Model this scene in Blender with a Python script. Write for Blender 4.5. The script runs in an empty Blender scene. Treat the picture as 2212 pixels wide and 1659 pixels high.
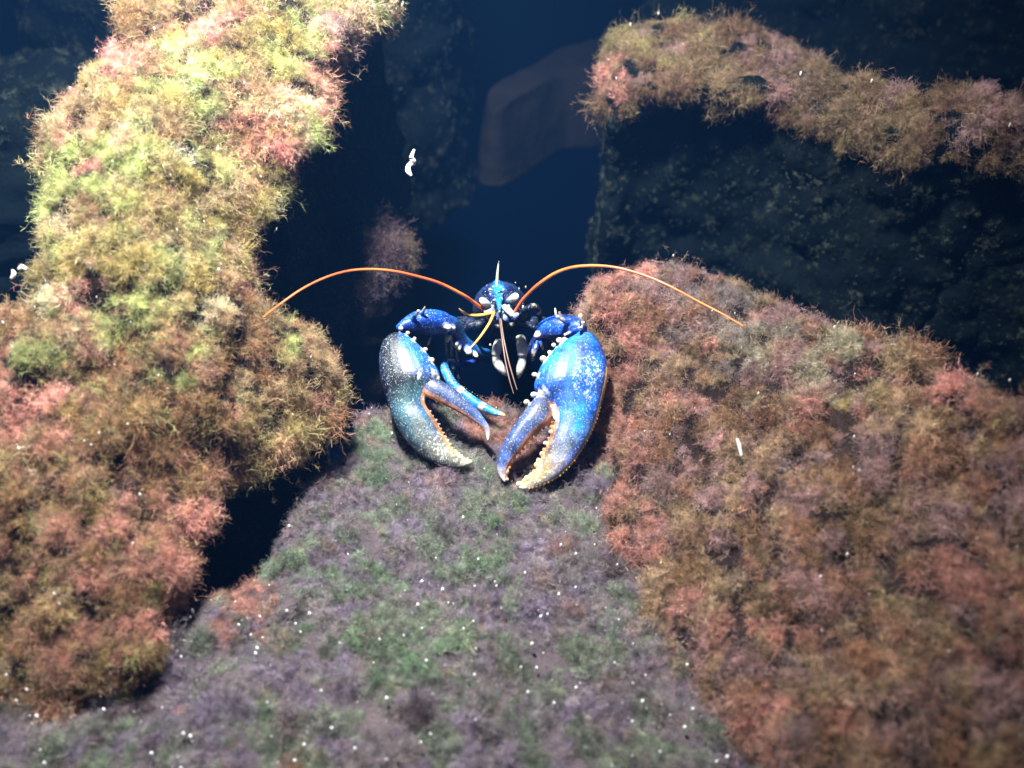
import bpy, bmesh, math, random
import numpy as np
from mathutils import Vector, Quaternion, noise, kdtree

random.seed(7); rng = np.random.default_rng(7)
sc = bpy.context.scene
col = sc.collection

# ------------------------------------------------------------------ camera
CAM = np.array((0.0, -0.78, 0.775)); PITCH = math.radians(40); T = math.tan(math.radians(56) / 2)
FWD = np.array((0, math.cos(PITCH), -math.sin(PITCH))); UP = np.array((0, math.sin(PITCH), math.cos(PITCH))); RT = np.array((1.0, 0, 0))
cd = bpy.data.cameras.new('camera'); cam = bpy.data.objects.new('camera', cd); col.objects.link(cam)
cam.location = CAM; cam.rotation_euler = (math.pi / 2 - PITCH, 0, 0)
cd.sensor_width = 36; cd.angle = math.radians(56); cd.clip_start = 0.02; cd.clip_end = 100
cd.dof.use_dof = True; cd.dof.focus_distance = 1.10; cd.dof.aperture_fstop = 2.8
sc.camera = cam

# ------------------------------------------------------------------ water light, lamp, exposure
w = bpy.data.worlds.new('World'); sc.world = w; w.use_nodes = True
bg = w.node_tree.nodes['Background']; bg.inputs['Color'].default_value = (0.035, 0.22, 0.60, 1); bg.inputs['Strength'].default_value = 0.14
ld = bpy.data.lights.new('tank_spotlight', 'SPOT'); lamp = bpy.data.objects.new('tank_spotlight', ld); col.objects.link(lamp)
LAMP = Vector((-0.28, 0.11, 1.42)); lamp.location = LAMP
lamp.rotation_euler = (Vector((-0.20, 0.31, 0.12)) - LAMP).to_track_quat('-Z', 'Y').to_euler()
ld.energy = 440; ld.color = (1.0, 0.97, 0.90); ld.spot_size = math.radians(92); ld.spot_blend = 1.0; ld.shadow_soft_size = 0.055
sc.view_settings.view_transform = 'Standard'; sc.view_settings.look = 'None'; sc.view_settings.exposure = 0; sc.view_settings.gamma = 1
sc.render.engine = 'CYCLES'
sc.cycles.use_denoising = True
sc.cycles.max_bounces = 4; sc.cycles.diffuse_bounces = 2; sc.cycles.glossy_bounces = 2; sc.cycles.transmission_bounces = 2; sc.cycles.volume_bounces = 0
sc.cycles.use_adaptive_sampling = True; sc.cycles.adaptive_threshold = 0.035; w.cycles.sampling_method = 'NONE'

# ------------------------------------------------------------------ pixel -> place (2212 x 1659 picture)
def ray(px, py):
    return FWD + RT * ((px - 1106) / 1106 * T) + UP * (-(py - 829.5) / 1106 * T)
def at_z(px, py, z): r = ray(px, py); return CAM + r * ((z - CAM[2]) / r[2])
def at_y(px, py, y): r = ray(px, py); return CAM + r * ((y - CAM[1]) / r[1])
def at_d(px, py, d): return CAM + ray(px, py) * d
def at_plane(px, py, o, n): r = ray(px, py); return CAM + r * (np.dot(o - CAM, n) / np.dot(r, n))
def project(P):
    d = np.asarray(P) - CAM; z = d @ FWD
    return np.stack([1106 + (d @ RT) / z / T * 1106, 829.5 - (d @ UP) / z / T * 1106], -1)

def catmull(pts, n, closed=False):
    P = np.asarray(pts, float); N = len(P); out = []
    segs = N if closed else N - 1
    for i in range(segs):
        if closed: a, b, c, d = P[(i - 1) % N], P[i], P[(i + 1) % N], P[(i + 2) % N]
        else: a, b, c, d = P[max(i - 1, 0)], P[i], P[i + 1], P[min(i + 2, N - 1)]
        for k in range(n):
            t = k / n
            out.append(0.5 * (2 * b + (c - a) * t + (2 * a - 5 * b + 4 * c - d) * t * t + (3 * b - a - 3 * c + d) * t ** 3))
    if not closed: out.append(P[-1])
    return np.array(out)

# ------------------------------------------------------------------ materials
def new_mat(name):
    m = bpy.data.materials.new(name); m.use_nodes = True
    nt = m.node_tree; return m, nt, nt.nodes, nt.links, nt.nodes['Principled BSDF']
def ramp(nodes, stops):
    r = nodes.new('ShaderNodeValToRGB'); e = r.color_ramp.elements
    while len(e) < len(stops): e.new(0.5)
    for k, (p, c) in enumerate(stops): e[k].position = p; e[k].color = (*c, 1)
    return r
def rock_material(name, c0, c1, scale=14):
    m, nt, N, L, p = new_mat(name)
    tc = N.new('ShaderNodeTexCoord'); n1 = N.new('ShaderNodeTexNoise'); n1.inputs['Scale'].default_value = scale; n1.inputs['Detail'].default_value = 8
    n1.inputs['Roughness'].default_value = 0.65
    L.new(tc.outputs['Object'], n1.inputs['Vector'])
    r = ramp(N, [(0.3, c0), (0.7, c1)]); L.new(n1.outputs['Fac'], r.inputs['Fac']); L.new(r.outputs['Color'], p.inputs['Base Color'])
    n2 = N.new('ShaderNodeTexNoise'); n2.inputs['Scale'].default_value = scale * 9; n2.inputs['Detail'].default_value = 6; L.new(tc.outputs['Object'], n2.inputs['Vector'])
    b = N.new('ShaderNodeBump'); b.inputs['Strength'].default_value = 0.7; b.inputs['Distance'].default_value = 0.004
    L.new(n2.outputs['Fac'], b.inputs['Height']); L.new(b.outputs['Normal'], p.inputs['Normal'])
    p.inputs['Roughness'].default_value = 0.95; p.inputs['Specular IOR Level'].default_value = 0.0
    return m
M_ROCK = rock_material('encrusted_rock', (0.010, 0.009, 0.010), (0.032, 0.022, 0.022))
M_BASE = rock_material('turf_rock', (0.05, 0.042, 0.052), (0.11, 0.09, 0.10), 22)
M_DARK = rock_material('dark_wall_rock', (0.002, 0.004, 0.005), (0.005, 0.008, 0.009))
M_BARE = rock_material('bare_rock', (0.008, 0.008, 0.008), (0.014, 0.013, 0.013), 9)
M_FLOOR = rock_material('water_coloured_floor', (0.0001, 0.0008, 0.004), (0.0002, 0.0012, 0.006), 4)  # navy colour stands in for the look of deep water
M_FLOOR.node_tree.nodes['Principled BSDF'].inputs['Specular IOR Level'].default_value = 0

def algae_material():
    m, nt, N, L, p = new_mat('filament_algae')
    at = N.new('ShaderNodeAttribute'); at.attribute_type = 'INSTANCER'; at.attribute_name = 'tcol'
    ge = N.new('ShaderNodeNewGeometry'); n = N.new('ShaderNodeTexNoise'); n.inputs['Scale'].default_value = 110; n.inputs['Detail'].default_value = 3
    L.new(ge.outputs['Position'], n.inputs['Vector'])
    mr = N.new('ShaderNodeMapRange'); mr.inputs['From Min'].default_value = 0.3; mr.inputs['From Max'].default_value = 0.7
    mr.inputs['To Min'].default_value = 0.40; mr.inputs['To Max'].default_value = 1.6
    L.new(n.outputs['Fac'], mr.inputs['Value'])
    mx = N.new('ShaderNodeMix'); mx.data_type = 'RGBA'; mx.blend_type = 'MULTIPLY'; mx.inputs[0].default_value = 1
    L.new(at.outputs['Color'], mx.inputs[6]); L.new(mr.outputs['Result'], mx.inputs[7])
    L.new(mx.outputs[2], p.inputs['Base Color'])
    p.inputs['Roughness'].default_value = 0.6; p.inputs['Specular IOR Level'].default_value = 0.25
    tr = N.new('ShaderNodeBsdfTranslucent'); L.new(mx.outputs[2], tr.inputs['Color'])
    ms = N.new('ShaderNodeMixShader'); ms.inputs[0].default_value = 0.5
    L.new(p.outputs[0], ms.inputs[1]); L.new(tr.outputs[0], ms.inputs[2])
    L.new(ms.outputs[0], N['Material Output'].inputs['Surface'])
    return m
M_ALGAE = algae_material()

def plain(name, c, rough=0.4, spec=0.5, coat=0.0, noise_scale=None, c2=None, sss=0):
    m, nt, N, L, p = new_mat(name)
    p.inputs['Base Color'].default_value = (*c, 1); p.inputs['Roughness'].default_value = rough; p.inputs['Specular IOR Level'].default_value = spec
    p.inputs['Coat Weight'].default_value = coat
    if noise_scale:
        tc = N.new('ShaderNodeTexCoord'); n = N.new('ShaderNodeTexNoise'); n.inputs['Scale'].default_value = noise_scale; n.inputs['Detail'].default_value = 4
        L.new(tc.outputs['Object'], n.inputs['Vector']); r = ramp(N, [(0.35, c), (0.65, c2)])
        L.new(n.outputs['Fac'], r.inputs['Fac']); L.new(r.outputs['Color'], p.inputs['Base Color'])
    return m
M_ORANGE = None

# ------------------------------------------------------------------ mesh helpers
def link_mesh(name, verts, faces, mat=None, parent=None, smooth=True):
    me = bpy.data.meshes.new(name); me.from_pydata([tuple(v) for v in verts], [], [tuple(f) for f in faces])
    if smooth: me.polygons.foreach_set('use_smooth', [True] * len(me.polygons))
    if mat: me.materials.append(mat)
    o = bpy.data.objects.new(name, me); col.objects.link(o)
    if parent: o.parent = parent
    return o
def tag(o, label, cat, group=None, kind=None):
    o['label'] = label; o['category'] = cat
    if group: o['group'] = group
    if kind: o['kind'] = kind
    return o

# ------------------------------------------------------------------ tufts of filamentous algae (source meshes for the stuff)
def make_tuft(i, strands, spread, width, curl, branches, blen):
    r = np.random.default_rng(100 + i); V = []; F = []
    def ribbon(p, d, length, segs, w0):
        side = np.cross(d, r.normal(size=3)); side /= np.linalg.norm(side) + 1e-9
        pts = []; p = p.copy(); d = d.copy(); start = len(V)
        for k in range(segs + 1):
            t = k / segs; ww = w0 * (1 - 0.75 * t)
            V.append(p - side * ww); V.append(p + side * ww); pts.append((p.copy(), d.copy()))
            if k < segs: F.append((start + 2 * k, start + 2 * k + 1, start + 2 * k + 3, start + 2 * k + 2))
            d = d + r.normal(size=3) * curl; d /= np.linalg.norm(d); p = p + d * length / segs
        return pts
    for s in range(strands):
        a = r.uniform(0, 2 * math.pi); q = math.sqrt(r.uniform()) * 0.16
        d = np.array((math.cos(a) * spread * r.uniform(0.1, 1), math.sin(a) * spread * r.uniform(0.1, 1), 1.0)); d /= np.linalg.norm(d)
        pts = ribbon(np.array((math.cos(a) * q, math.sin(a) * q, -0.06)), d, r.uniform(0.55, 1.1), 6, width)
        for b in range(branches):
            k = r.integers(1, 6); p, dd = pts[k]
            bd = dd + r.normal(size=3) * 0.75; bd /= np.linalg.norm(bd)
            sub = ribbon(p, bd, r.uniform(0.5, 1) * blen, 3, width * 0.7)
            p2, d2 = sub[1]; bd = d2 + r.normal(size=3) * 0.9; bd /= np.linalg.norm(bd)
            ribbon(p2, bd, r.uniform(0.3, 0.7) * blen, 2, width * 0.6)
    me = bpy.data.meshes.new('algae_tuft'); me.from_pydata([tuple(v) for v in V], [], F); me.materials.append(M_ALGAE)
    me.polygons.foreach_set('use_smooth', [True] * len(me.polygons))
    return bpy.data.objects.new('algae_tuft', me)
TUFTS = [make_tuft(0, 32, 0.9, 0.0100, 0.50, 5, 0.38), make_tuft(1, 34, 1.3, 0.0095, 0.55, 4, 0.36), make_tuft(2, 30, 0.7, 0.0100, 0.60, 5, 0.34),
         make_tuft(3, 34, 1.1, 0.0090, 0.65, 4, 0.40), make_tuft(4, 22, 0.8, 0.0150, 0.50, 5, 0.34), make_tuft(5, 34, 1.6, 0.0095, 0.55, 4, 0.32), make_tuft(6, 9, 0.5, 0.0100, 0.62, 9, 0.26)]

def make_scatter_tree():
    g = bpy.data.node_groups.new('scatter_algae', 'GeometryNodeTree')
    g.interface.new_socket('Geometry', in_out='INPUT', socket_type='NodeSocketGeometry'); g.interface.new_socket('Geometry', in_out='OUTPUT', socket_type='NodeSocketGeometry')
    N = g.nodes; L = g.links; gi = N.new('NodeGroupInput'); go = N.new('NodeGroupOutput')
    ip = N.new('GeometryNodeInstanceOnPoints'); jn = N.new('GeometryNodeJoinGeometry')
    for t in TUFTS:
        oi = N.new('GeometryNodeObjectInfo'); oi.inputs['Object'].default_value = t; oi.inputs['As Instance'].default_value = True
        L.new(oi.outputs['Geometry'], jn.inputs[0])
    def attr(name, ty):
        a = N.new('GeometryNodeInputNamedAttribute'); a.data_type = ty; a.inputs['Name'].default_value = name
        return a.outputs['Attribute']
    er = N.new('FunctionNodeEulerToRotation'); L.new(attr('rot', 'FLOAT_VECTOR'), er.inputs[0])
    L.new(gi.outputs[0], ip.inputs['Points']); L.new(jn.outputs[0], ip.inputs['Instance']); ip.inputs['Pick Instance'].default_value = True
    L.new(attr('idx', 'INT'), ip.inputs['Instance Index']); L.new(er.outputs[0], ip.inputs['Rotation']); L.new(attr('scl', 'FLOAT_VECTOR'), ip.inputs['Scale'])
    L.new(ip.outputs[0], go.inputs[0])
    return g
SCATTER = make_scatter_tree()

# ------------------------------------------------------------------ boulders
def tps(P, z):
    n = len(P); d = np.linalg.norm(P[:, None] - P[None], axis=-1); K = np.where(d > 0, d * d * np.log(d + 1e-12), 0) + np.eye(n) * 2e-4
    Q = np.hstack([np.ones((n, 1)), P]); A = np.block([[K, Q], [Q.T, np.zeros((3, 3))]])
    c = np.linalg.solve(A, np.concatenate([z, np.zeros(3)]))
    def f(X):
        d = np.linalg.norm(X[:, None] - P[None], axis=-1); K = np.where(d > 0, d * d * np.log(d + 1e-12), 0)
        return K @ c[:n] + c[n] + X @ c[n + 1:]
    return f

def w3(p): return at_z(*p[1:]) if p[0] == 'p' else np.array(p[1:], float)
def boulder(name, outline, inner, bottom, mat, label, cat='rock', R=0.025, under=0.0, amp=0.012, freq=9, nb=10, rings=40, side_rings=22, seed=0, group=None):
    """rounded rock: top sheet over the outline, sides dropping to z=bottom; returns object + zone per vertex (0 top, 1 rim, 2 side)"""
    O = np.array([w3(p) for p in outline]); I = np.array([w3(p) for p in inner]).reshape(-1, 3)
    Bz = catmull(O, nb, True); c = np.array([*O[:, :2].mean(0)])
    f = tps(np.vstack([O, I])[:, :2], np.vstack([O, I])[:, 2])
    n = len(Bz); B = Bz[:, :2]
    tan = np.roll(B, -1, 0) - np.roll(B, 1, 0); out = np.stack([tan[:, 1], -tan[:, 0]], 1); out /= np.linalg.norm(out, axis=1, keepdims=True) + 1e-9
    area = 0.5 * np.sum(B[:, 0] * np.roll(B[:, 1], -1) - np.roll(B[:, 0], -1) * B[:, 1])
    if area < 0: out = -out
    V = []; zone = []
    ss = 1 - (1 - np.linspace(0, 1, rings + 1)[1:]) ** 1.25
    V.append(np.array([[*c, f(c[None])[0]]])); zone.append(np.zeros(1))
    for s in ss:
        X = c + (B - c) * s; d = np.linalg.norm(B - X, axis=1)
        z = f(X); e = np.clip((R - d) / R, 0, 1); z = z - R * (1 - np.sqrt(np.clip(1 - e * e, 0, 1)))
        V.append(np.column_stack([X, z])); zone.append(np.clip(1 - d / 0.05, 0, 1))
    zb = V[-1][:, 2]
    for k in range(1, side_rings + 1):
        t = k / side_rings; z = zb + (bottom - zb) * t
        h = zb - z
        X = B - out * (under * np.minimum(h / 0.08, 1) - 0.02 * t)[:, None]
        V.append(np.column_stack([X, z])); zone.append(np.clip(1 + h / 0.04, 1, 2))
    Vv = np.vstack(V); Z = np.concatenate(zone)
    F = [(0, 1 + i, 1 + (i + 1) % n) for i in range(n)]
    for k in range(rings + side_rings - 1):
        a = 1 + k * n
        for i in range(n): F.append((a + i, a + n + i, a + n + (i + 1) % n, a + (i + 1) % n))
    F.append(tuple(range(1 + (rings + side_rings - 1) * n, 1 + (rings + side_rings) * n))[::-1])
    if area < 0: F = [q[::-1] for q in F]
    me = bpy.data.meshes.new(name); me.from_pydata(Vv.tolist(), [], F); me.validate()
    nrm = np.zeros(len(Vv) * 3); me.vertices.foreach_get('normal', nrm); nrm = nrm.reshape(-1, 3)
    o3 = Vector((seed * 3.1, seed * 1.7, seed))
    disp = np.array([noise.fractal(Vector(v) * freq + o3, 1.0, 2.0, 4) * amp + noise.fractal(Vector(v) * freq * 4 + o3, 0.9, 2.0, 3) * amp * 0.35 + (0.28 - abs(noise.noise(Vector(v) * freq * 2.6 + o3))) * amp * 0.9 for v in Vv])
    Vv = Vv + nrm * disp[:, None]; Vv[:, 2] = np.maximum(Vv[:, 2], bottom)
    me.vertices.foreach_set('co', Vv.ravel()); me.update()
    me.polygons.foreach_set('use_smooth', [True] * len(me.polygons)); me.materials.append(mat)
    ob = bpy.data.objects.new(name, me); col.objects.link(ob); tag(ob, label, cat, group)
    return ob, Z

def surface_points(ob, Z, dens, keep):
    me = ob.data; me.calc_loop_triangles(); nt = len(me.loop_triangles)
    tri = np.zeros(nt * 3, int); me.loop_triangles.foreach_get('vertices', tri); tri = tri.reshape(-1, 3)
    co = np.zeros(len(me.vertices) * 3); me.vertices.foreach_get('co', co); co = co.reshape(-1, 3)
    vn = np.zeros(len(me.vertices) * 3); me.vertices.foreach_get('normal', vn); vn = vn.reshape(-1, 3)
    A = co[tri[:, 0]]; B = co[tri[:, 1]]; C = co[tri[:, 2]]; cr = np.cross(B - A, C - A); ar = np.linalg.norm(cr, axis=1) / 2
    zt = Z[tri].mean(1); nt_ = cr / (2 * ar[:, None] + 1e-12); cen = (A + B + C) / 3
    ok = keep(zt, nt_, cen); pw = ar * ok; tot = pw.sum(); n = int(tot * dens)
    if n == 0: return np.zeros((0, 3)), np.zeros((0, 3)), np.zeros(0)
    k = rng.choice(len(tri), n, p=pw / tot); u = rng.random((n, 2)); fl = u.sum(1) > 1; u[fl] = 1 - u[fl]
    P = A[k] + (B - A)[k] * u[:, :1] + (C - A)[k] * u[:, 1:]
    Nn = vn[tri[k, 0]] * (1 - u.sum(1))[:, None] + vn[tri[k, 1]] * u[:, :1] + vn[tri[k, 2]] * u[:, 1:]
    return P, Nn / (np.linalg.norm(Nn, axis=1, keepdims=True) + 1e-9), Z[tri[k]].mean(1)

def in_view(P, m=260):
    q = project(P); return (q[:, 0] > -m) & (q[:, 0] < 2212 + m) & (q[:, 1] > -m) & (q[:, 1] < 1659 + m)

def scatter(rock, Z, name, dens, size, palette, anchors=(), clump=0.03, keep=None, lean=0.45, up=0.35, droop=0.5, gap=0.25, hvar=0.3, flat=1.0, hole=0.5, hf=48, pal2=None, ysw=720, pockets=0):
    keep = keep or (lambda z, n, c: z < 1.5)
    P, Nn, zz = surface_points(rock, Z, dens, lambda z, n, c: keep(z, n, c) & in_view(c))
    if not len(P): return
    # clump centres: every tuft leans away from the centre of its own clump
    nc = max(8, int(len(P) / dens / (clump * clump) * 1.1)); cc = P[rng.choice(len(P), min(nc, len(P)), replace=False)]
    kd = kdtree.KDTree(len(cc))
    for i, p in enumerate(cc): kd.insert(Vector(p), i)
    kd.balance()
    pal = np.array([c for c, wt in palette]); wts = np.array([wt for c, wt in palette]); wts = wts / wts.sum(); cum = np.cumsum(wts)
    q = project(cc); ccol = []; ch = rng.uniform(1 - hvar, 1 + hvar, len(cc))
    for i, p in enumerate(cc):
        f = (noise.noise(Vector(p) * 13 + Vector((9, 3, 1))) * 0.75 + 0.5) * 0.55 + rng.random() * 0.45
        if pal2 is not None and q[i, 1] + rng.normal() * 90 > ysw: c = np.array(pal2[rng.integers(len(pal2))])
        else: c = pal[min(np.searchsorted(cum, min(max(f, 0), 0.999)), len(pal) - 1)]
        for ax, ay, rad, ac, pw in anchors:
            dd = math.hypot(q[i, 0] - ax + rng.normal() * rad * .3, q[i, 1] - ay + rng.normal() * rad * .3) / rad / 1.1
            if dd < 1 and rng.random() < pw * (1.3 - dd): c = np.array(ac)
        ccol.append(c * rng.uniform(0.75, 1.2))
    pk = kdtree.KDTree(max(1, int(len(P) / dens * pockets))); pr = rng.uniform(.006, .016, max(1, int(len(P) / dens * pockets)))
    for i in range(len(pr)): pk.insert(Vector(P[rng.integers(len(P))]) if pockets else Vector((99, 99, 99)), i)
    pk.balance()
    rot = []; scl = []; cl = []; keepi = []; ids = rng.choice(len(TUFTS), len(P), p=[.17, .17, .15, .17, .10, .17, .07])
    for i in range(len(P)):
        _, ci, d = kd.find(Vector(P[i])); e = min(d / (clump * 0.75), 1.3)
        if e > 0.75 and rng.random() < gap * 2.2 * (e - 0.6): continue
        _, pi, pd = pk.find(Vector(P[i]) + Vector(rng.normal(size=3) * .002))
        if pd < pr[pi]: continue
        hv = noise.noise(Vector(P[i]) * hf + Vector((5, 2, 8))) + 0.5 * noise.noise(Vector(P[i]) * hf * 2.3)
        if hv < -0.42 + 0.4 * (hole - .5) and rng.random() < hole * 1.15: continue
        dv = Nn[i] + np.array((0, 0, up)) + (P[i] - cc[ci]) / clump * lean + rng.normal(size=3) * 0.22
        rim = max(0.0, 1 - abs(zz[i] - 1.15) / 0.35)
        if rim > 0: dv = dv + np.array((Nn[i][0], Nn[i][1], -droop)) * rim
        qn = Vector(dv).to_track_quat('Z', 'Y') @ Quaternion((0, 0, 1), rng.uniform(0, 6.283))
        rot.append(qn.to_euler()); h = size * ch[ci] * (1.1 - 0.4 * min(e, 1)) * rng.uniform(0.65, 1.3) * (1 + 0.25 * rim) * min(max(0.95 + hole * 0.8 * hv, .35), 1.5) * (1.3 if ids[i] == 6 else 1)
        scl.append((h, h, h * flat)); oc = pal[rng.choice(len(pal), p=wts)]; mt = rng.random() ** 2 * .8; cl.append((*(np.clip((ccol[ci] * (1 - mt) + oc * mt) * rng.uniform(0.7, 1.3), 0, 0.95)), 1)); keepi.append(i)
    P = P[keepi]; me = bpy.data.meshes.new(name); me.from_pydata(P.tolist(), [], [])
    for nm, ty, dat, key in (('rot', 'FLOAT_VECTOR', np.array(rot), 'vector'), ('scl', 'FLOAT_VECTOR', np.array(scl), 'vector'), ('tcol', 'FLOAT_COLOR', np.array(cl), 'color'), ('idx', 'INT', ids[keepi], 'value')):
        me.attributes.new(nm, ty, 'POINT').data.foreach_set(key, dat.ravel())
    o = bpy.data.objects.new(name, me); col.objects.link(o); o.parent = rock; o['kind'] = 'stuff'
    md = o.modifiers.new('scatter', 'NODES'); md.node_group = SCATTER
    print(name, rock.name, len(P))
    return o

# ================================================================== THE SETTING
FZ = -0.15
fl = link_mesh('tank_floor', [(-3.6, -1.6, FZ), (3.6, -1.6, FZ), (3.6, 5, FZ), (-3.6, 5, FZ)], [(0, 1, 2, 3)], M_FLOOR); fl['kind'] = 'structure'

A, ZA = boulder('left_boulder'.replace('left_', 'algae_'),
    [('p', 290, 1530, -.012), ('p', 305, 1410, .03), ('p', 330, 1290, .055), ('p', 372, 1170, .08), ('p', 450, 1045, .095), ('p', 555, 935, .10), ('p', 690, 860, .105), ('p', 705, 785, .115), ('p', 610, 700, .16),
     ('p', 525, 640, .19), ('p', 515, 500, .23), ('p', 530, 380, .27), ('p', 620, 310, .30), ('p', 680, 210, .33), ('p', 715, 90, .36), ('p', 790, 0, .38), ('p', 840, -130, .42),
     ('p', 320, -130, .44), ('p', 285, 30, .40), ('p', 190, 150, .36), ('p', 140, 260, .33), ('p', 105, 400, .29), ('p', 90, 550, .25), ('p', -10, 700, .20), ('p', -150, 900, .14),
     ('p', -150, 1200, .08), ('p', -60, 1540, -.012), ('p', 140, 1570, -.014)],
    [('p', 300, 1200, .085), ('p', 250, 900, .16), ('p', 330, 600, .25), ('p', 420, 300, .33), ('p', 450, 100, .38), ('p', 450, 800, .165)],
    FZ, M_ROCK, 'tall sloping boulder thick with yellow green and pink algae, brightest under the lamp', R=.03, under=.055, amp=.022, seed=1)
B, ZB = boulder('flat_rock',
    [('p', 930, 885, .0), ('p', 800, 895, -.003), ('p', 735, 990, .0), ('p', 650, 1105, .0), ('p', 570, 1215, .0), ('p', 500, 1315, .0), ('p', 410, 1400, .0), ('p', 250, 1490, .0), ('p', 0, 1440, .0),
     ('p', -220, 1400, .0), ('w', -.62, -.5, .01), ('w', 0., -.52, .012), ('w', .5, -.5, .0), ('w', .45, -.2, -.02), ('p', 1420, 1150, -.02), ('p', 1330, 980, -.012), ('p', 1200, 905, -.006), ('p', 1060, 870, .0)],
    [('p', 1000, 1150, .006), ('p', 900, 1450, .012), ('p', 500, 1550, .01)],
    FZ, M_BASE, 'low flat rock with short purple grey turf and green tufts under the claws', R=.012, under=.02, amp=.011, freq=12, seed=2)
C, ZC = boulder('algae_boulder',
    [('p', 1320, 1150, .0), ('p', 1330, 1000, .01), ('p', 1340, 880, .03), ('p', 1335, 790, .06), ('p', 1305, 700, .09), ('p', 1295, 620, .11), ('p', 1335, 575, .125), ('p', 1430, 565, .135), ('p', 1560, 605, .145),
     ('p', 1700, 650, .155), ('p', 1850, 705, .165), ('p', 2000, 765, .18), ('p', 2212, 870, .195), ('p', 2450, 990, .20), ('w', .72, -.4, .14), ('p', 2300, 1800, .09), ('p', 1850, 1800, .05), ('p', 1640, 1620, .01),
     ('p', 1480, 1460, -.002), ('p', 1380, 1300, -.004)],
    [('p', 1700, 880, .115), ('p', 1480, 850, .085), ('p', 1900, 1150, .11), ('p', 1600, 1200, .06), ('p', 2100, 1400, .11), ('p', 1450, 1050, .035), ('p', 1800, 1450, .06)],
    FZ, M_ROCK, 'broad domed boulder with shaggy brown pink algae beside the gold-edged claw', R=.03, under=.0, amp=.016, seed=3)
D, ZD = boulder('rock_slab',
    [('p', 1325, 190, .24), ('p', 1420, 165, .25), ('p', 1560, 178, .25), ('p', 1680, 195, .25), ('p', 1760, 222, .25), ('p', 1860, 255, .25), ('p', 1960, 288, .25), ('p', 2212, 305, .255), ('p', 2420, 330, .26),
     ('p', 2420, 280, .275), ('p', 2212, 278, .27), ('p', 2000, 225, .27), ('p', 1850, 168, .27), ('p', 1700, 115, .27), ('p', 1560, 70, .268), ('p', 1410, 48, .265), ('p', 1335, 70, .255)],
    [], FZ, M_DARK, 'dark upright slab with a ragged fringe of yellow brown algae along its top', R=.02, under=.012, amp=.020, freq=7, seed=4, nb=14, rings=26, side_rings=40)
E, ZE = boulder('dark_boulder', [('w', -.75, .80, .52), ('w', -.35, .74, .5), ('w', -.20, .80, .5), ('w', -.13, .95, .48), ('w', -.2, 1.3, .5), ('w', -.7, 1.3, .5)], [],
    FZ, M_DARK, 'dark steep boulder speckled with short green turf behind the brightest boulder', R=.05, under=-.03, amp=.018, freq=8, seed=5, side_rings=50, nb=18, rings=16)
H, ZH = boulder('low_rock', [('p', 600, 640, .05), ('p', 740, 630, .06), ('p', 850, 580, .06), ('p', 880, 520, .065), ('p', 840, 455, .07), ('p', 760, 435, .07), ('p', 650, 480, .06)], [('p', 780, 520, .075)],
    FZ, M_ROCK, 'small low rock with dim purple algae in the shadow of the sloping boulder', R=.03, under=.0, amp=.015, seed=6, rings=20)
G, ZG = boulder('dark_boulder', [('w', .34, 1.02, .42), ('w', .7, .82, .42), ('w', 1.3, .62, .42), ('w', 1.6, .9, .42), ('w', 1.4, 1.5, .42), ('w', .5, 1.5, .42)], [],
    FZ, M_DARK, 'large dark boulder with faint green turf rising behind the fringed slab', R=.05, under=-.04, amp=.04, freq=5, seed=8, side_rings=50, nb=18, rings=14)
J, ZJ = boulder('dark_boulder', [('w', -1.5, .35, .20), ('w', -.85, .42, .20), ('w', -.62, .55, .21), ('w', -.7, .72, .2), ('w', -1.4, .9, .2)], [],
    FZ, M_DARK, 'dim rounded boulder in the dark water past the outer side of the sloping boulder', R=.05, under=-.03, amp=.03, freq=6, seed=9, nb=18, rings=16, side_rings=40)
Fr, ZF = boulder('stone_block', [('p', 1064, 238, .0), ('p', 1130, 203, .0), ('p', 1200, 167, .0), ('p', 1250, 160, .0), ('p', 1300, 155, .0), ('p', 1304, 120, .0), ('p', 1306, 84, .0), ('p', 1225, 95, .0), ('p', 1140, 140, .0), ('p', 1055, 188, .0)], [],
    FZ, M_BARE, 'bare brown stone block standing alone in the dark water at the back', R=.012, under=-.008, amp=.004, freq=7, seed=10, side_rings=24, nb=14, rings=14)

hz = link_mesh('haze', [(x, y, z) for x in (-4, 4) for y in (-2, 5.4) for z in (FZ - 1, 1.5)], [(0, 1, 3, 2), (4, 6, 7, 5), (0, 4, 5, 1), (2, 3, 7, 6), (0, 2, 6, 4), (1, 5, 7, 3)], smooth=False); hz['kind'] = 'stuff'
hm = bpy.data.materials.new('sea_water'); hm.use_nodes = True; hn = hm.node_tree; hn.nodes.remove(hn.nodes['Principled BSDF'])
pv = hn.nodes.new('ShaderNodeVolumePrincipled'); pv.inputs['Color'].default_value = (.07, .29, .86, 1); pv.inputs['Density'].default_value = .033; hn.links.new(pv.outputs[0], hn.nodes['Material Output'].inputs['Volume'])
hz.data.materials.append(hm)

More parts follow.
